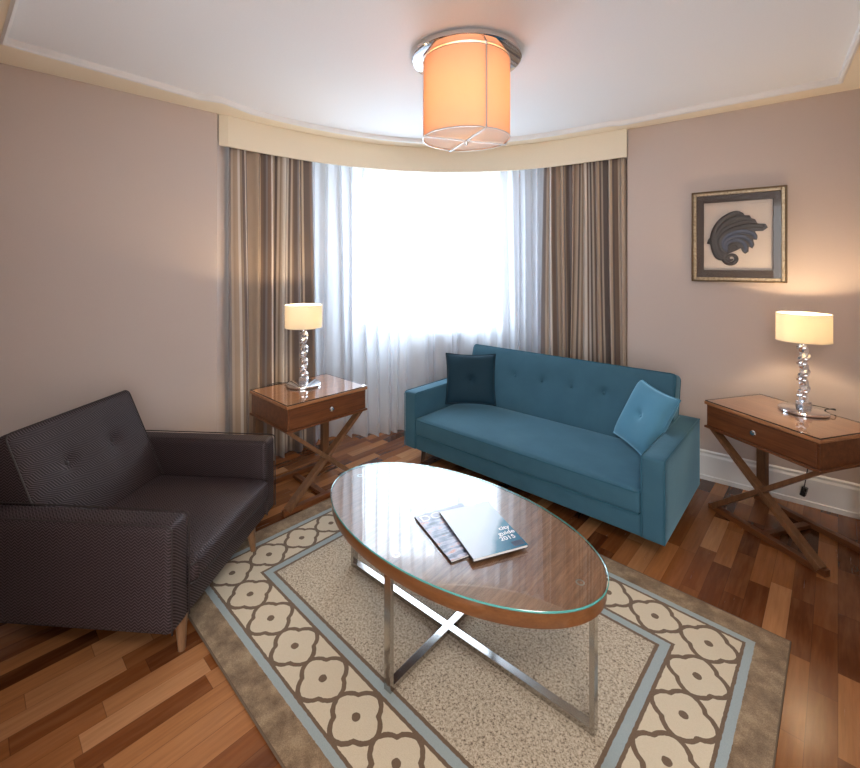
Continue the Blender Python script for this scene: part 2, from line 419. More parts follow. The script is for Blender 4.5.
# bay wall round the window
m = MB(); T = 0.14
bay = [(-1.64, 3.40), (-1.60, 3.85), (-0.98, 4.45), (-0.76, 4.45), (0.76, 4.45), (1.02, 4.45), (1.66, 4.05), (1.74, 3.80)]
bo = [(-1.80, 3.40), (-1.70, 3.91), (-1.04, 4.59), (-0.76, 4.59), (0.76, 4.59), (1.06, 4.59), (1.78, 4.12), (1.86, 3.80)]
for i in range(len(bay)-1):
    q = [bay[i], bay[i+1], bo[i+1], bo[i]]
    if i == 3: m.prism(q, 0, 0.93); m.prism(q, 2.52, 2.9)
    else: m.prism(q, 0, 2.9)
struct(m.build('wall_window', 'wall_cream'))
# ceiling with dropped cream border
mb = MB(); mb.prism([(-3.4, -2.6), (3.2, -2.6), (3.6, 5), (-3.2, 5)], ZM, ZM+0.2)
struct(mb.build('ceiling', 'ceiling_white'))
FR = spline([(-1.50, 3.25), (-1.28, 3.485), (-0.98, 3.74), (-0.65, 3.95), (-0.3, 4.10), (0.1, 4.17), (0.5, 4.15), (0.85, 4.05), (1.2, 3.86), (1.60, 3.562)], 8)
IN = offset(FR, -0.17)
inner = [Vector((-0.93, 1.115, 0)), Vector((-2.135, 2.185, 0)), Vector((-1.545, 2.925, 0)), Vector((-1.50, 2.945, 0)), Vector((-1.42, 2.985, 0))]+IN[3:-4]+[Vector((1.43, 3.485, 0)), Vector((1.52, 3.47, 0)), Vector((2.495, 2.66, 0)), Vector((1.00, 0.70, 0))]
outer = [Vector((-1.15, 0.85, 0)), Vector((-2.53, 2.26, 0)), Vector((-1.57, 3.23, 0)), Vector((-1.56, 3.24, 0)), Vector((-1.50, 3.25, 0))]+FR[3:-4]+[Vector((1.56, 3.60, 0)), Vector((1.61, 3.62, 0)), Vector((2.79, 2.70, 0)), Vector((1.12, 0.53, 0))]
m = MB()
for i in range(len(inner)-1):
    m.prism([inner[i], inner[i+1], outer[i+1], outer[i]], ZC, ZM+0.01)
struct(m.build('trim_1', 'cornice_cream'))
def strip(mm, pts, prof, closed=False):
    """sweep a (side, z) profile along a plan path with mitred joints"""
    n = len(prof); vs = []; fs = []
    for i, p in enumerate(pts):
        a = (p-pts[i-1]).normalized() if i else None; b = (pts[i+1]-p).normalized() if i < len(pts)-1 else None
        a = a or b; b = b or a; t = (a+b).normalized(); nr = Vector((-t.y, t.x, 0)); k = 1/max(0.4, nr.dot(Vector((-a.y, a.x, 0))))
        for sd, z in prof: q = p+nr*sd*k; vs.append((q.x, q.y, z))
    for i in range(len(pts)-1):
        for j in range(n): fs.append((i*n+j, i*n+(j+1) % n, (i+1)*n+(j+1) % n, (i+1)*n+j))
    fs += [tuple(range(n)), tuple((len(pts)-1)*n+j for j in range(n))]
    mm.add(vs, fs)
m = MB(); strip(m, inner, [(-0.012, ZM), (-0.012, ZC-0.004), (0.0, ZC-0.010), (0.012, ZC-0.004), (0.012, ZM)])
struct(m.build('trim_2', 'white_paint', smooth=True))
m = MB()
strip(m, [Vector((*WRS, 0)), Vector((*WC, 0)), Vector((*CE, 0))], [(0, 0), (-0.022, 0), (-0.022, 0.03), (-0.016, 0.035), (-0.016, 0.175), (-0.008, 0.19), (-0.010, 0.205), (0, 0.215)])
struct(m.build('baseboard_right', 'white_paint'))
m = MB()
strip(m, [Vector((*AE, 0)), Vector((*WA, 0)), Vector((*WLE, 0))], [(0, 0), (-0.022, 0), (-0.022, 0.03), (-0.016, 0.035), (-0.016, 0.175), (-0.008, 0.19), (-0.010, 0.205), (0, 0.215)])
struct(m.build('baseboard_left', 'white_paint'))
m = MB()
strip(m, [Vector((*p, 0)) for p in bay], [(0, 0), (-0.022, 0), (-0.022, 0.03), (-0.016, 0.035), (-0.016, 0.175), (-0.008, 0.19), (-0.010, 0.205), (0, 0.215)])
struct(m.build('baseboard_window', 'white_paint'))
# window
m = MB()
for a, b in ((-0.76, -0.70), (0.70, 0.76)): m.box(a, b, 4.49, 4.55, 0.93, 2.52)
m.box(-0.70, 0.70, 4.49, 4.55, 0.93, 0.99); m.box(-0.70, 0.70, 4.49, 4.55, 2.46, 2.52)
m.box(-0.80, 0.80, 4.41, 4.55, 0.90, 0.93)
wf = struct(m.build('window_1', 'white_paint', bevel=0.004))
m = MB(); m.box(-0.70, 0.70, 4.515, 4.523, 0.99, 2.46); m.build('window_pane', 'clear_glass', wf)

# ------------------------------------------------------------------ pelmet and curtains
m = MB(); ZB = 2.475
strip(m, FR, [(0, ZB), (0.022, ZB), (0.022, ZC), (0, ZC)])
pel = thing('pelmet', 'cream curved pelmet box running above the window curtains', 'pelmet')
pb = m.build('front_board', 'pelmet_cream', pel, smooth=True)
m = MB()
m.prism([(-1.50, 3.25), (-1.478, 3.272), (-1.535, 3.262), (-1.556, 3.224)], ZB, ZC)
m.build('end_return', 'pelmet_cream', pel)
m = MB(); m.prism([(1.60, 3.562), (1.585, 3.58), (1.60, 3.612), (1.618, 3.592)], ZB, ZC)
m.build('end_return', 'pelmet_cream', pel)

def drape(name, path, s0, s1, z0, z1, period, amp, seed, per=12, gather=0.0, mat='striped_drape', flare=None, solid=0.0):
    rnd = random.Random(seed)
    L = [0]
    for i in range(1, len(path)): L.append(L[-1]+(path[i]-path[i-1]).length)
    def at(s):
        s = max(0, min(L[-1]-1e-6, s)); i = 0
        while L[i+1] < s: i += 1
        u = (s-L[i])/(L[i+1]-L[i]); p = path[i].lerp(path[i+1], u); t = (path[i+1]-path[i]).normalized()
        return p, t
    npl = max(2, int((s1-s0)/period)); nu = npl*per+1; nz = 26
    pa = [amp*(0.65+0.7*rnd.random()) for _ in range(npl+1)]
    ph = [rnd.random()*6.28 for _ in range(4)]; lean = [1.1*(rnd.random()-0.5) for _ in range(npl+1)]
    m = MB(); uv = []; acc = [0.0]*(nz+1); prev = [None]*(nz+1)
    for i in range(nu):
        k = i/per; ki = min(int(k), npl-1); a = pa[ki]*(1-(k-ki))+pa[ki+1]*(k-ki); ln = lean[ki]*(1-(k-ki))+lean[ki+1]*(k-ki)
        for j in range(nz+1):
            h = j/nz; z = z0+(z1-z0)*h
            dn = 1-h
            s = s0+(s1-s0)*(i/(nu-1))+dn*ln*period+0.012*math.sin(ph[0]+3*dn+k*1.3)*dn
            p, t = at(s)
            w = math.sin(2*PI*k+0.35*math.sin(ph[1]+k*2.1)+0.5*dn*math.sin(ph[2]+k*0.9))
            w += 0.25*math.sin(4*PI*k+ph[3]+dn)
            off = a*w*(0.8+0.35*dn)
            if flare: off -= flare(p, dn)
            q = p+Vector((-t.y, t.x, 0))*off
            m.v.append((q.x, q.y, z))
            if prev[j] is not None: acc[j] += (Vector((q.x, q.y))-prev[j]).length
            prev[j] = Vector((q.x, q.y)); uv.append((acc[nz] if j == nz else None, z))
    # one strip coordinate per column so that the stripes run with the cloth
    col = 0.0; us = []
    for i in range(nu):
        top = Vector(m.v[i*(nz+1)+nz//2]);
        if i: col += (top-pv).length
        pv = top; us.append(col)
    m.uv = [(us[i], m.v[i*(nz+1)+j][2]) for i in range(nu) for j in range(nz+1)]
    for i in range(nu-1):
        for j in range(nz):
            a = i*(nz+1)+j; m.f.append((a, a+nz+1, a+nz+2, a+1)); m.mi.append(0)
    return m.build(name, mat, smooth=True, solid=solid, sharp=180)
CP = offset(FR, 0.078)
SP = offset(FR, 0.168)
Lc = sum((CP[i+1]-CP[i]).length for i in range(len(CP)-1))
o = drape('striped_curtain', CP, 0.045, 0.735, 0.012, 2.56, 0.105, 0.042, 3, solid=0.003)
tag(o, 'striped brown and beige curtain behind the small table with the left lamp', 'curtain', 'striped curtains')
o = drape('striped_curtain', CP, Lc-0.725, Lc-0.02, 0.012, 2.56, 0.092, 0.042, 11, solid=0.003)
tag(o, 'striped brown and beige curtain behind the right half of the blue sofa', 'curtain', 'striped curtains')
o = drape('sheer_curtain', SP, 0.56, Lc-0.48, 0.012, 2.56, 0.115, 0.034, 21, mat='sheer_voile', per=14,
          flare=lambda p, dn: 0.13*dn*max(0, min(1, (0.0-p.x)/0.4))*max(0, min(1, (p.x+0.85)/0.3)))
tag(o, 'white sheer floor-length curtain hanging across the bright window', 'curtain')

# ------------------------------------------------------------------ rug
rug_yaw = -0.756
rug = thing('rug', 'patterned area rug with cream trellis border and blue stripes under coffee table', 'rug', (-0.834, 2.255, 0), rug_yaw)
E_ = 0.378
m = MB(); m.box(-E_, RA+E_, -E_, RB+E_, 0.001, 0.011)
m.build('pile', 'rug_pile', rug, bevel=0.003)
m = MB(); e = E_
m.tube([(-e, -e, 0.0065), (RA+e, -e, 0.0065), (RA+e, RB+e, 0.0065), (-e, RB+e, 0.0065)], 0.0055, 6, closed=True)
m.build('edge_binding', 'rug_edge', rug)

# ------------------------------------------------------------------ upholstered seats
def bezel_loop(x0, x1, y0, y1, z, r=0.02, n=4):
    pts = []
    for cx_, cy_, a0 in ((x1-r, y1-r, 0), (x0+r, y1-r, PI/2), (x0+r, y0+r, PI), (x1-r, y0+r, 1.5*PI)):
        for k in range(n+1): a = a0+k*PI/2/n; pts.append((cx_+r*math.cos(a), cy_+r*math.sin(a), z))
    return pts
def seat_unit(name, label, cat, loc, rz, L, D, h0, ha, aw, hs, hb, t_back, lean, mat, pipe, buttons, bsp, legs, leg_r, crease):
    th = thing(name, label, cat, loc, rz)
    # base
    m = MB(); rbox(m, aw-0.005, L-aw+0.005, 0.012, D-0.02, h0, h0+0.125, 0.012, 0.06)
    m.build('base_frame', mat, th, smooth=True, sharp=60)
    # arms
    for x0 in (0, L-aw):
        m = MB()
        rbox(m, x0, x0+aw, 0, D, h0, ha, 0.028 if crease else 0.018, 0.05)
        arm = m.build('arm', mat, th, smooth=True, sharp=60)
        m = MB()
        for xx in (x0+0.004, x0+aw-0.004):
            pts = [(xx, -0.001, h0+0.01), (xx, -0.001, ha-0.02), (xx, 0.006, ha-0.006), (xx, 0.02, ha), (xx, D-0.02, ha), (xx, D-0.002, ha-0.01)]
            m.tube(pts, 0.0035, 6)
        m.build('piping', pipe, arm, smooth=True)
    # seat cushion
    x0, x1 = aw+0.003, L-aw-0.003; y1 = D-0.20
    def crown(p, n):
        u = (p.x-x0)/(x1-x0)*2-1; v = (p.y)/(y1)*2-1
        if p.z > hs-0.08:
            k = max(0, (1-abs(u)**4))*max(0, (1-abs(v)**4))
            p = p+Vector((0, 0, 0.028*k*(p.z-(hs-0.08))/0.08))
        return p
    m = MB(); rbox(m, x0, x1, -0.022 if crease else -0.006, y1, h0+0.118, hs, 0.035 if crease else 0.024, 0.04, crown)
    sc_ = m.build('seat_cushion', mat, th, smooth=True, sharp=60)
    m = MB()
    m.tube(bezel_loop(x0+0.003, x1-0.003, -0.008 if not crease else -0.014, y1, hs-0.012 if not crease else hs-0.022), 0.004, 6, closed=True)
    m.tube(bezel_loop(x0+0.003, x1-0.003, -0.009 if not crease else -0.014, y1, h0+0.128), 0.004, 6, closed=True)
    m.build('piping', pipe, sc_, smooth=True)
    # back, leaning
    bz0 = hs-0.03; Hh = (hb-bz0)/math.cos(lean); byt = t_back   # front face foot at y
    mat_ = Matrix.Translation((0, byt, bz0)) @ Matrix.Rotation(-lean, 4, 'X')
    zb_ = Hh*0.60
    bts = [(L/2+(k-(buttons-1)/2)*bsp, zb_) for k in range(buttons)]
    def tuft(p, n):
        if p.y < 0.05:
            dd = 0
            for bx, bz in bts:
                r2 = math.hypot(p.x-bx, p.z-bz); dd += 0.024*math.exp(-(r2/0.028)**2)+0.012*math.exp(-(r2/0.09)**2)
                if abs(p.z-bz) < 0.03: pass
            u = (p.x-L/2)/(L/2-aw); v = p.z/Hh*2-1
            puff = 0.014*max(0, 1-abs(u)**6)*max(0, 1-abs(v)**4)
            p = p+Vector((0, (dd-puff)*(1-p.y/0.05), 0))
        return p
    m = MB(); rbox(m, aw+0.002, L-aw-0.002, 0, 0.15, 0, Hh, 0.022, 0.022, tuft, mat_)
    bk = m.build('backrest', mat, th, smooth=True, sharp=60)
    m = MB()
    for yy in (0.006, 0.144):
        lp = [mat_ @ Vector((q[0], yy, q[1])) for q in [(p[0], p[1]) for p in bezel_loop(aw+0.004, L-aw-0.004, 0.004, Hh-0.003, 0, 0.03)]]
        m.tube(lp, 0.004, 6, closed=True)
    m.build('piping', pipe, bk, smooth=True)
    for bx, bz in bts:
        m = MB(); m.lathe([(0.002, -0.006), (0.010, -0.004), (0.013, 0.0), (0.010, 0.005), (0.003, 0.008)], 16)
        b = m.build('button', pipe if crease else mat, bk, smooth=True)
        q = mat_ @ Vector((bx, 0.018, bz)); b.matrix_local = Matrix.Translation(q) @ Matrix.Rotation(PI/2-lean, 4, 'X')
    for (lx, ly) in legs:
        m = MB(); sx = 0.02 if lx > L/2 else -0.02
        m.tube([(lx+sx*0.6, ly+(-0.012 if ly < D/2 else 0.012), 0.0115 if (crease and lx > 0.7 and ly < 0.2) else 0.0), (lx, ly, h0+0.01)], lambda k: 0.014+leg_r*k, 14)
        m.build('leg', 'leg_wood' if crease else 'dark_leg_wood', th, smooth=True)
    return th
sofa = seat_unit('sofa', 'long teal velvet sofa with button-tufted back in front of the window', 'sofa',
    (-0.208, 3.576, 0), -0.731, 1.932, 0.880, 0.115, 0.564, 0.122, 0.372, 0.858, 0.632, 0.29, 'sofa_velvet', 'sofa_piping', 4, 0.25,
    [(0.14, 0.09), (1.75, 0.30), (0.14, 0.75), (1.75, 0.75)], 0.010, False)
chair = seat_unit('armchair', 'wide dark brown zigzag-weave armchair with two back buttons', 'armchair',
    (-1.006, 1.700, 0), math.radians(85.4), 0.935, 0.90, 0.143, 0.576, 0.115, 0.370, 0.865, 0.605, 0.42, 'zigzag_weave', 'chair_piping', 2, 0.27,
    [(0.125, 0.045), (0.715, 0.045), (0.26, 0.80), (0.80, 0.80)], 0.012, True)

def scatter_cushion(name, label, size, mat, edge, world, thick=0.13):
    th = thing(name, label, 'cushion')
    th.matrix_world = world
    n = 26; m = MB(); h = size/2
    def P(i, j, sgn):
        u = i/n*2-1; v = j/n*2-1
        pin = 1-0.075*(1-abs(v)**2.0) if True else 1; pin2 = 1-0.075*(1-abs(u)**2.0)
        x = u*h*(1-0.07*(1-v*v)*abs(u)**3); z = v*h*(1-0.07*(1-u*u)*abs(v)**3)
        tk = thick/2*(max(0, 1-u**4)*max(0, 1-v**4))**0.55
        r = math.hypot(u, v); tk -= thick*0.20*math.exp(-(r/0.13)**2)+thick*0.10*math.exp(-(r/0.4)**2)
        tk = max(tk, 0.004 if max(abs(u), abs(v)) < 1 else 0)
        return (x, sgn*tk, z)
    vs = [P(i, j, -1) for i in range(n+1) for j in range(n+1)]+[P(i, j, 1) for i in range(n+1) for j in range(n+1)]
    fs = []; K = (n+1)**2
    for i in range(n):
        for j in range(n):
            a = i*(n+1)+j; fs.append((a, a+n+1, a+n+2, a+1)); fs.append((K+a, K+a+1, K+a+n+2, K+a+n+1))
    m.add(vs, fs)
    body = m.build('cover', mat, th, smooth=True, sharp=70)
    bm = bmesh.new(); bm.from_mesh(body.data); bmesh.ops.remove_doubles(bm, verts=bm.verts, dist=1e-5); bm.to_mesh(body.data); bm.free()
    m = MB(); lp = [P(i, 0, 0) for i in range(n)]+[P(n, j, 0) for j in range(n)]+[P(i, n, 0) for i in range(n, 0, -1)]+[P(0, j, 0) for j in range(n, 0, -1)]
    m.tube(lp, 0.0045, 6, closed=True); m.build('piping', edge, th, smooth=True)
    for sy in (-1, 1):
        m = MB(); m.lathe([(0.002, -0.004), (0.009, -0.003), (0.011, 0.0), (0.008, 0.004), (0.002, 0.006)], 14)
        b = m.build('button', edge, th, smooth=True); b.location = (0, sy*thick*0.22, 0); b.rotation_euler = (PI/2 if sy < 0 else -PI/2, 0, 0)
    return th
def sofa_pt(s, t, z):
    a = Vector((math.cos(-0.731), math.sin(-0.731), 0)); b = Vector((-a.y, a.x, 0))
    return Vector((-0.208, 3.576, 0))+a*s+b*t+Vector((0, 0, z))
# dark cushion upright by the left arm
c = sofa_pt(0.305, 0.49, 0.0)
Mw = Matrix.Translation((c.x, c.y, 0.40)) @ Matrix.Rotation(math.radians(-6), 4, 'Z') @ Matrix.Rotation(math.radians(-9), 4, 'X') @ Matrix.Translation((0, 0, 0.212))
scatter_cushion('scatter_cushion', 'dark teal square cushion standing upright by the left arm of the blue sofa', 0.43, 'cushion_dark', 'cushion_dark_edge', Mw, 0.12)
c = sofa_pt(1.60, 0.50, 0.0)
Mw = Matrix.Translation((c.x, c.y, 0.405)) @ Matrix.Rotation(math.radians(-42-41.9+0), 4, 'Z') @ Matrix.Rotation(math.radians(-27), 4, 'X') @ Matrix.Rotation(math.radians(3), 4, 'Y') @ Matrix.Translation((0, 0, 0.205))
scatter_cushion('scatter_cushion', 'light blue square cushion leaning on the right arm of the blue sofa', 0.43, 'cushion_light', 'cushion_light', Mw, 0.12)

# ------------------------------------------------------------------ coffee table
ct = thing('coffee_table', 'oval walnut coffee table with glass top and crossed chrome legs on the rug', 'table', (0.078, 1.898, 0.0115), -0.714)
SX, SY = 0.672, 0.370; TZ = 0.494
m = MB(); m.lathe([(0.001, TZ-0.062), (0.985, TZ-0.062), (0.988, TZ-0.060), (0.988, TZ-0.012), (0.984, TZ-0.010)], 96, (0, 0, 0), SX, SY)
m.build('apron', 'walnut_apron', ct, smooth=True)
m = MB(); m.lathe([(0.001, TZ-0.0098), (0.984, TZ-0.0098), (0.984, TZ-0.0082), (0.001, TZ-0.0082)], 96, (0, 0, 0), SX, SY)
m.build('veneer_top', 'walnut_top', ct)
m = MB()
m.lathe([(0.001, TZ-0.0078), (0.998, TZ-0.0078)], 96, (0, 0, 0), SX, SY)
m.f = m.f[:-2]; m.mi = m.mi[:-2]; k = len(m.v)
m = MB()
n = 96
def ring(r, z): return [(r*SX*math.cos(2*PI*j/n), r*SY*math.sin(2*PI*j/n), z) for j in range(n)]
m.add(ring(0.996, TZ), [tuple(range(n))], 0)
m.add(ring(0.996, TZ)+ring(1.0, TZ-0.002)+ring(1.0, TZ-0.0065)+ring(0.996, TZ-0.008), [(a*n+j, a*n+(j+1) % n, (a+1)*n+(j+1) % n, (a+1)*n+j) for a in range(3) for j in range(n)], 1)
m.build('glass_top', ['table_glass', 'glass_edge'], ct, smooth=True)
for (s, t) in ((0.628, 0), (0, -0.350), (-0.628, 0), (0, 0.350)):
    a = math.atan2(t, s); m = MB()
    R = Matrix.Translation((s, t, 0)) @ Matrix.Rotation(a, 4, 'Z')
    m.box(-0.006, 0.012, -0.017, 0.017, 0, TZ-0.062, mat=R); m.build('leg', 'polished_steel', ct, bevel=0.0015)
for (p, q) in (((-0.628, 0), (0.628, 0)), ((0, -0.350), (0, 0.350))):
    m = MB(); m.bar((*p, 0.012 if p[0] else 0.0121), (*q, 0.012 if p[0] else 0.0121), 0.033, 0.022); m.build('stretcher', 'polished_steel', ct, bevel=0.0015)
for s, t in ((0.585, 0.0), (0.0, -0.315), (-0.585, 0.0), (0.0, 0.315)):
    m = MB(); m.lathe([(0.0155, TZ-0.0080), (0.0155, TZ-0.0076), (0.010, TZ-0.0076), (0.010, TZ-0.0080)], 24, (s, t, 0), closed=True)
    m.build('glass_pad', 'brushed_nickel', ct)

# magazines
def text_mesh(name, body, size, parent, loc, mat, rz=0.0, bold=0.0, sx=1.0):
    cu = bpy.data.curves.new(name, 'FONT'); cu.body = body; cu.size = size; cu.extrude = 0.0002; cu.offset = bold; cu.space_line = 1.0
    cu.align_x = 'LEFT'
    tmp = bpy.data.objects.new(name, cu); C.objects.link(tmp)
    bpy.context.view_layer.update()
    me = bpy.data.meshes.new_from_object(tmp.evaluated_get(bpy.context.evaluated_depsgraph_get()))
    bpy.data.objects.remove(tmp); me.materials.clear(); me.materials.append(M[mat])
    o = bpy.data.objects.new(name, me); C.objects.link(o); o.parent = parent; o.location = loc; o.rotation_euler.z = rz; o.scale = (sx, 1, 1)
    return o
def magazine(label, loc, rz, w_, h_, th_, mat):
    mg = thing('magazine', label, 'magazine', loc, rz)
    m = MB(); m.box(-w_/2+0.002, w_/2-0.002, -h_/2+0.002, h_/2-0.002, 0.0008, th_-0.0008); m.build('pages', 'page_edge', mg)
    m = MB(); m.box(-w_/2, w_/2, -h_/2, h_/2, 0, 0.0008); m.box(-w_/2-0.0006, -w_/2, -h_/2, h_/2, 0, th_); m.build('back_cover', 'black_plastic', mg)
    m = MB(); m.box(-w_/2, w_/2, -h_/2, h_/2, th_-0.0008, th_); cv = m.build('front_cover', mat, mg)
    return mg, cv
z0 = 0.0115+TZ+0.0006
mg, cv = magazine('magazine with blurred photo cover lying partly under the other magazine', (0.111, 1.794, z0), math.radians(27), 0.236, 0.315, 0.008, 'cover_photo')
text_mesh('title_lettering', 'DO', 0.060, cv, (-0.108, 0.105, 0.0082), 'cover_white', sx=1.1)
mg, cv = magazine('pale magazine reading guide 2015 lying on top of the other magazine', (0.209, 1.785, z0+0.0088), math.radians(21), 0.233, 0.325, 0.011, 'cover_guide')
text_mesh('title_lettering', '     city\n   guide\n  2015', 0.031, cv, (0.012, -0.045, 0.0112), 'cover_white', sx=1.1, bold=0.0003)
m = MB(); m.box(0.062, 0.110, -0.152, -0.125, 0.0111, 0.0114); m.build('cover_picture', 'sculpture_blue', cv)

# ------------------------------------------------------------------ side tables
def side_table(label, loc, rz, W, D):
    zt, zb = 0.713, 0.533
    th = thing('side_table', label, 'side table', loc, rz, 'side tables with lamps')
    m = MB(); m.box(0.010, W-0.010, 0.012, D-0.010, zb+0.014, zt-0.028); m.build('case', 'table_wood', th, bevel=0.002)
    m = MB(); m.box(0, W, 0, D, zt-0.028, zt-0.009); m.build('table_top', 'side_top_wood', th, bevel=0.003)
    m = MB(); m.add([(0.004, 0.004, zt-0.001), (W-0.004, 0.004, zt-0.001), (W-0.004, D-0.004, zt-0.001), (0.004, D-0.004, zt-0.001)], [(0, 1, 2, 3)])
    b = 0.004; v8 = [(b, b), (W-b, b), (W-b, D-b), (b, D-b)]
    m.add([(*p, zt-0.001) for p in v8]+[(*p, zt-0.008) for p in v8], [(i, (i+1) % 4, 4+(i+1) % 4, 4+i) for i in range(4)], 1)
    m.build('glass_top', ['side_glass', 'dark_edge'], th)
    m = MB(); m.box(-0.001, W+0.001, 0.0, D+0.001, zb, zb+0.014); m.build('lower_moulding', 'table_wood', th, bevel=0.003)
    m = MB(); m.box(0.022, W-0.022, 0.006, 0.016, zb+0.022, zt-0.034)
    dr = m.build('drawer', 'table_wood', th, bevel=0.0015)
    m = MB(); m.lathe([(0.004, 0.0), (0.004, 0.012), (0.011, 0.014), (0.013, 0.019), (0.010, 0.024), (0.002, 0.026)], 20)
    kb = m.build('knob', 'chrome', dr, smooth=True); kb.location = (W/2, 0.006, (zb+zt)/2-0.004); kb.rotation_euler = (PI/2, 0, 0); kb.scale = (1.3, 1.3, 1.2)
    for a, b_, dy in ((0.028, W-0.028, 0.0), (W-0.028, 0.028, 0.003)):
        m = MB(); m.bar((a, 0.05+dy, zb+0.002), (b_, 0.05+dy, 0.026), 0.034, 0.050, (0, 1, 0)); m.v = [(p[0], p[1], max(0.001, min(zb-0.0005, p[2]))) for p in m.v]
        m.build('crossed_leg', 'table_wood_leg', th, bevel=0.002)
    for y in (0.052, D-0.04):
        m = MB(); m.box(0.0, W, y-0.020, y+0.020, 0.0, 0.034); m.build('foot_rail', 'table_wood', th, bevel=0.002)
    for x in (0.045, W-0.045):
        m = MB(); m.box(x-0.028, x+0.028, D-0.060, D-0.020, 0.034, zb-0.0005); m.build('rear_leg', 'table_wood_leg', th, bevel=0.002)
    m = MB(); m.box(W/2-0.02, W/2+0.02, 0.07, D-0.07, 0.004, 0.026); m.build('floor_stretcher', 'table_wood', th, bevel=0.002)
    return th
side_table('wooden side table with crossed legs and one drawer beside the dark armchair', (-0.893, 2.735, 0), 0.815, 0.636, 0.528)
side_table('wooden side table with crossed legs and one drawer under the framed picture', (1.795, 2.865, 0), -1.290, 0.672, 0.490)

# ------------------------------------------------------------------ table lamps
def table_lamp(label, loc, rz, cord):
    th = thing('table_lamp', label, 'lamp', loc, rz, 'crystal table lamps')
    m = MB(); m.lathe([(0.002, 0.0), (0.118, 0.0), (0.122, 0.003), (0.122, 0.013), (0.118, 0.016), (0.002, 0.016)], 48); m.build('base', 'chrome', th, smooth=True)
    m = MB(); m.box(-0.028, 0.028, -0.028, 0.028, 0.016, 0.062); m.build('foot_block', 'crystal', th, bevel=0.004)
    # twisted stack of crystal pieces
    m = MB(); rnd = random.Random(5)
    n = 12; rings = []; nz = 78; z0, z1 = 0.060, 0.40
    for k in range(nz+1):
        u = k/nz; z = z0+(z1-z0)*u; tw = u*PI*7.0
        bulge = 0.020+0.0085*abs(math.sin(u*PI*7))**0.7
        cx_ = 0.007*math.cos(u*PI*7.0); cy_ = 0.007*math.sin(u*PI*7.0)
        rings.append([(cx_+bulge*(1.0 if j % 2 else 0.80)*math.cos(2*PI*j/n+tw*0.5), cy_+bulge*(1.0 if j % 2 else 0.80)*math.sin(2*PI*j/n+tw*0.5), z) for j in range(n)])
    vs = [p for r_ in rings for p in r_]
    m.add(vs, [(k*n+j, k*n+(j+1) % n, (k+1)*n+(j+1) % n, (k+1)*n+j) for k in range(nz) for j in range(n)]+[tuple(range(n)), tuple(nz*n+j for j in range(n))])
    m.build('stem', 'crystal', th, smooth=True, sharp=30)
    m = MB(); m.lathe([(0.022, 0.40), (0.022, 0.406), (0.010, 0.408), (0.010, 0.455), (0.016, 0.457), (0.016, 0.475)], 20); m.build('socket', 'chrome', th, smooth=True)
    m = MB(); m.lathe([(0.008, 0.475), (0.016, 0.482), (0.024, 0.500), (0.025, 0.512), (0.018, 0.530), (0.003, 0.536)], 20); m.build('bulb', 'bulb_glow', th, smooth=True)
    m = MB(); R = 0.132; m.lathe([(R, 0.424), (R, 0.588), (R-0.002, 0.588), (R-0.002, 0.424)], 64, closed=True)
    sh = m.build('lamp_shade', 'lamp_fabric', th, smooth=True)
    m = MB()
    for zz in (0.424, 0.588): m.tube([(R*math.cos(a*PI/24), R*math.sin(a*PI/24), zz) for a in range(48)], 0.0016, 6, closed=True)
    for a in (0, 2*PI/3, 4*PI/3): m.tube([(0.010*math.cos(a), 0.010*math.sin(a), 0.455), (R*math.cos(a), R*math.sin(a), 0.575)], 0.0014, 5)
    m.build('shade_frame', 'brushed_nickel', sh, smooth=True)
    m = MB(); m.tube(spline(cord, 10), 0.0028, 6); m.build('cord', 'black_plastic', th, smooth=True)
    l = light('lamp_light', 'POINT', (0, 0, 0.52), 17, (1.0, 0.72, 0.43), shadow_soft_size=0.03); l.parent = th
    return th
TT = 0.7132
tl = table_lamp('left table lamp with crystal stem and drum shade beside the sheer curtain', (-0.925, 3.205, TT), 0,
    [(-0.115, 0.02, 0.012), (-0.15, 0.03, 0.006), (-0.20, 0.05, 0.004), (-0.235, 0.02, 0.004), (-0.26, -0.02, 0.004)])
tr_ = table_lamp('right table lamp with crystal stem and drum shade below the framed picture', (2.25, 2.636, TT), 0,
    [(0.11, -0.02, 0.016), (0.135, -0.05, 0.03), (0.165, -0.03, 0.016), (0.185, 0.03, 0.003), (0.16, 0.085, 0.003), (0.135, 0.105, 0.003), (0.127, 0.130, -0.02), (0.125, 0.133, -0.12), (0.15, 0.13, -0.30), (0.13, 0.13, -0.45), (0.165, 0.19, -0.57), (0.19, 0.205, -0.60)])
m = MB(); m.box(-0.018, 0.018, -0.014, 0.014, -0.03, 0.03); pg = m.build('plug', 'black_plastic', tr_, bevel=0.004); pg.location = (0.195, 0.225, -0.60)
pg.rotation_euler = (0.2, 0.1, 0.6)

# ------------------------------------------------------------------ ceiling lamp
cl = thing('ceiling_lamp', 'drum ceiling lamp with orange shade and round chrome plate', 'lamp', (0.198, 2.39, ZM-0.0005))
m = MB(); m.lathe([(0.002, 0), (0.285, 0), (0.295, -0.004), (0.297, -0.028), (0.288, -0.034), (0.002, -0.034)], 72)
m.build('ceiling_plate', 'chrome', cl, smooth=True)
R = 0.236; zt_, zb_ = -0.042, -0.455
m = MB(); m.lathe([(R, zb_), (R, zt_), (R-0.0025, zt_), (R-0.0025, zb_)], 80, closed=True)
sh = m.build('lamp_shade', 'ceiling_fabric', cl, smooth=True)
m = MB()
for zz in (zb_, zt_):
    m = MB(); m.tube([((R+0.001)*math.cos(a*PI/32), (R+0.001)*math.sin(a*PI/32), zz) for a in range(64)], 0.0025, 6, closed=True)
    m.build('shade_ring', 'brushed_nickel', sh, smooth=True)
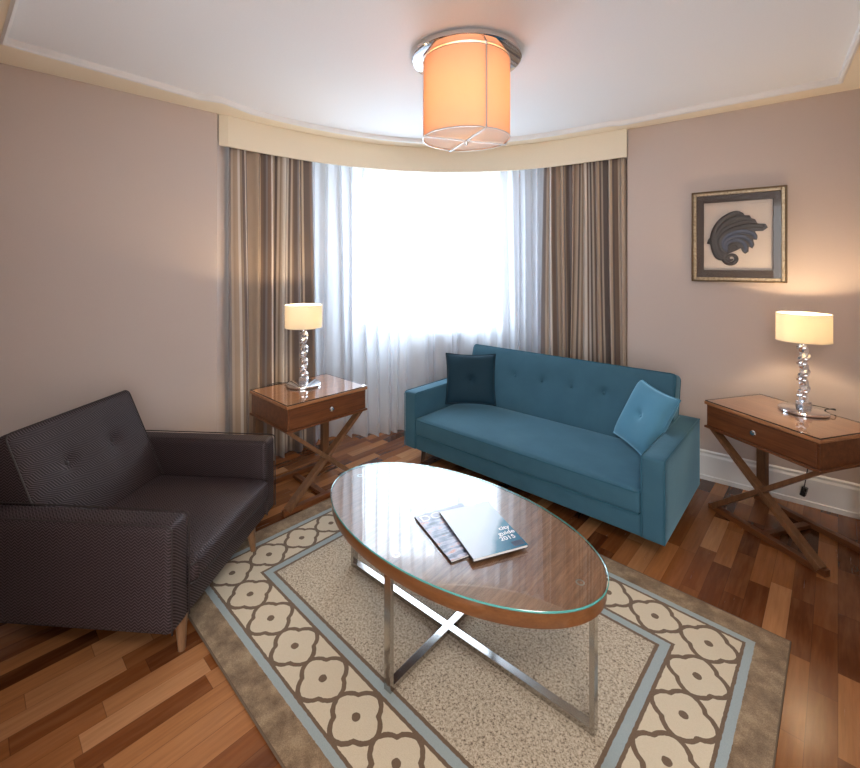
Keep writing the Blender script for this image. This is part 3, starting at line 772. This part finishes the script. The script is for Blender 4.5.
m = MB(); m.lathe([(0.002, zb_+0.004), (R-0.004, zb_+0.004), (R-0.004, zb_+0.008), (0.002, zb_+0.008)], 64); m.build('diffuser', 'diffuser_white', cl)
a0 = math.radians(-71)
for k in range(4):
    a = a0+k*PI/2; m = MB(); Rr = R+0.007
    m.bar((Rr*math.cos(a), Rr*math.sin(a), -0.034), (Rr*math.cos(a), Rr*math.sin(a), zb_-0.006), 0.008, 0.012, (math.cos(a), math.sin(a), 0))
    m.build('rod', 'chrome', cl, bevel=0.001)
for k in range(2):
    a = a0+k*PI/2; m = MB(); Rr = R+0.010
    m.bar((Rr*math.cos(a), Rr*math.sin(a), zb_-0.006-0.0002*k), (-Rr*math.cos(a), -Rr*math.sin(a), zb_-0.006-0.0002*k), 0.014, 0.007)
    m.build('cross_bar', 'white_paint', cl, bevel=0.001)
m = MB(); m.lathe([(0.010, 0.0), (0.010, -0.012), (0.006, -0.022), (0.001, -0.024)], 16, (0, 0, zb_-0.008)); m.build('finial', 'chrome', cl, smooth=True)
m = MB(); m.lathe([(0.010, -0.034), (0.010, -0.10), (0.002, -0.10)], 12); m.build('socket', 'brushed_nickel', cl, smooth=True)
m = MB(); m.lathe([(0.008, -0.10), (0.028, -0.13), (0.030, -0.15), (0.020, -0.17), (0.002, -0.175)], 16); m.build('bulb', 'bulb_glow', cl, smooth=True)
l = light('ceiling_lamp_light', 'POINT', (0, 0, -0.24), 4.6, (1.0, 0.72, 0.46), shadow_soft_size=0.05); l.parent = cl

# ------------------------------------------------------------------ framed relief on the right wall
wd = Vector((WC[0]-WRS[0], WC[1]-WRS[1], 0)).normalized(); yaw = math.atan2(wd.y, wd.x)
cen = Vector((2.19, 3.121, 0)); base = Vector((*WRS, 0)); tproj = (cen-base).dot(wd); cen = base+wd*tproj
pf = thing('framed_picture', 'square shadow-box frame with dark scrolled leaf relief above the right lamp table', 'picture', (cen.x, cen.y, 1.802), yaw)
# local: x along wall (left to right as seen), y into the wall, z up
W2, H2 = 0.279, 0.331
def rect_frame(m, w1, h1, w0, h0, y0, y1):
    m.box(-w1, -w0, y0, y1, -h1, h1); m.box(w0, w1, y0, y1, -h1, h1); m.box(-w0, w0, y0, y1, h0, h1); m.box(-w0, w0, y0, y1, -h1, -h0)
m = MB(); rect_frame(m, W2, H2, W2-0.010, H2-0.010, -0.040, -0.001); fm = m.build('frame', 'dark_gilt', pf, bevel=0.003)
m = MB(); rect_frame(m, W2-0.010, H2-0.010, W2-0.032, H2-0.032, -0.035, -0.001); m.build('inner_moulding', 'aged_gilt', fm, bevel=0.004)
m = MB(); rect_frame(m, W2-0.032, H2-0.032, W2-0.078, H2-0.085, -0.028, -0.024); m.build('mat_board', 'mat_board', pf)
m = MB(); m.box(-W2+0.032, W2-0.032, -0.006, -0.001, -H2+0.032, H2-0.032); m.build('backing', 'linen_backing', pf)
m = MB(); m.box(-W2+0.032, W2-0.032, -0.0315, -0.0300, -H2+0.032, H2-0.032); m.build('glazing', 'picture_glass', pf)
# scrolled acanthus-like leaf: fronds sweep from the scroll at the bottom round the left and out to the right
def zp(a, b): return ((a-351)/565*0.558, -((b-375)/545*0.664))      # sketch coordinates to frame metres
def arcpts(P): return spline([(zp(*p)[0], zp(*p)[1], 0) for p in P], 7)
fr_defs = [
 ([(300, 505), (235, 500), (205, 420), (215, 340), (265, 275), (340, 240), (385, 255)], 0.020, 'sculpture_bronze'),
 ([(290, 500), (240, 480), (222, 410), (240, 345), (295, 290), (370, 265), (430, 275)], 0.018, 'sculpture_bronze'),
 ([(290, 490), (245, 465), (235, 405), (262, 350), (320, 315), (390, 295), (440, 295)], 0.017, 'sculpture_bronze'),
 ([(290, 480), (255, 450), (250, 400), (290, 355), (360, 330), (440, 318), (505, 330)], 0.022, 'sculpture_bronze'),
 ([(290, 470), (262, 440), (268, 395), (315, 362), (380, 350), (440, 365), (462, 395)], 0.017, 'sculpture_blue'),
 ([(290, 460), (275, 430), (290, 398), (335, 380), (390, 385), (425, 410), (435, 440)], 0.015, 'sculpture_blue'),
 ([(290, 455), (290, 425), (315, 405), (355, 402), (390, 420), (402, 450), (398, 470)], 0.013, 'sculpture_blue'),
 ([(295, 460), (305, 435), (330, 425), (352, 435), (352, 458)], 0.010, 'sculpture_bronze'),
]
sc0 = MB(); sc1 = MB()
for P_, r_, mt in fr_defs:
    pts = [Vector((q.x, -0.014-0.004*math.sin(PI*i/30), q.y)) for i, q in enumerate(arcpts(P_))]
    (sc0 if mt == 'sculpture_bronze' else sc1).tube(pts, lambda k, r_=r_: r_*(0.35+0.65*math.sin(PI*min(1, 0.12+k*0.80))**0.8), 10, sflat=0.45)
scroll = []
for k in range(40):
    a = math.radians(150+k*14); rr = 0.046*(1-k/46); cxs, cys = zp(315, 508)
    scroll.append(Vector((cxs+rr*math.cos(a), -0.0145, cys+rr*math.sin(a))))
sc0.tube(scroll, lambda k: 0.017*(1-0.5*k), 10, sflat=0.5)
# small bud left of the leaf
bud = [Vector((*((zp(a, b)[0]),), -0.012, zp(a, b)[1])) for a, b in ((175, 420), (185, 395), (200, 380), (215, 378))]
sc0.tube(bud, 0.012, 8, sflat=0.6)
leaf = [(200, 400), (215, 340), (265, 270), (300, 236), (345, 228), (362, 240), (385, 240), (395, 256), (425, 258), (432, 275), (455, 282), (470, 308), (515, 312), (528, 333), (500, 352), (455, 352), (470, 378), (466, 402), (445, 400), (452, 430), (440, 452), (420, 440), (418, 470), (398, 482), (382, 470), (372, 448), (345, 462), (300, 480), (270, 505), (230, 500), (205, 450)]
lp = [zp(a, b) for a, b in leaf]; nL = len(lp)
sc0.add([(p[0], -0.0125, p[1]) for p in lp]+[(p[0], -0.006, p[1]) for p in lp], [tuple(range(nL)), tuple(range(2*nL-1, nL-1, -1))]+[(i, (i+1) % nL, nL+(i+1) % nL, nL+i) for i in range(nL)])
rel = sc0.build('leaf_relief', 'sculpture_bronze', pf, smooth=True, sharp=80)
r2 = sc1.build('inner_fronds', 'sculpture_blue', rel, smooth=True, sharp=80); r2['label'] = 'blue-grey inner fronds'
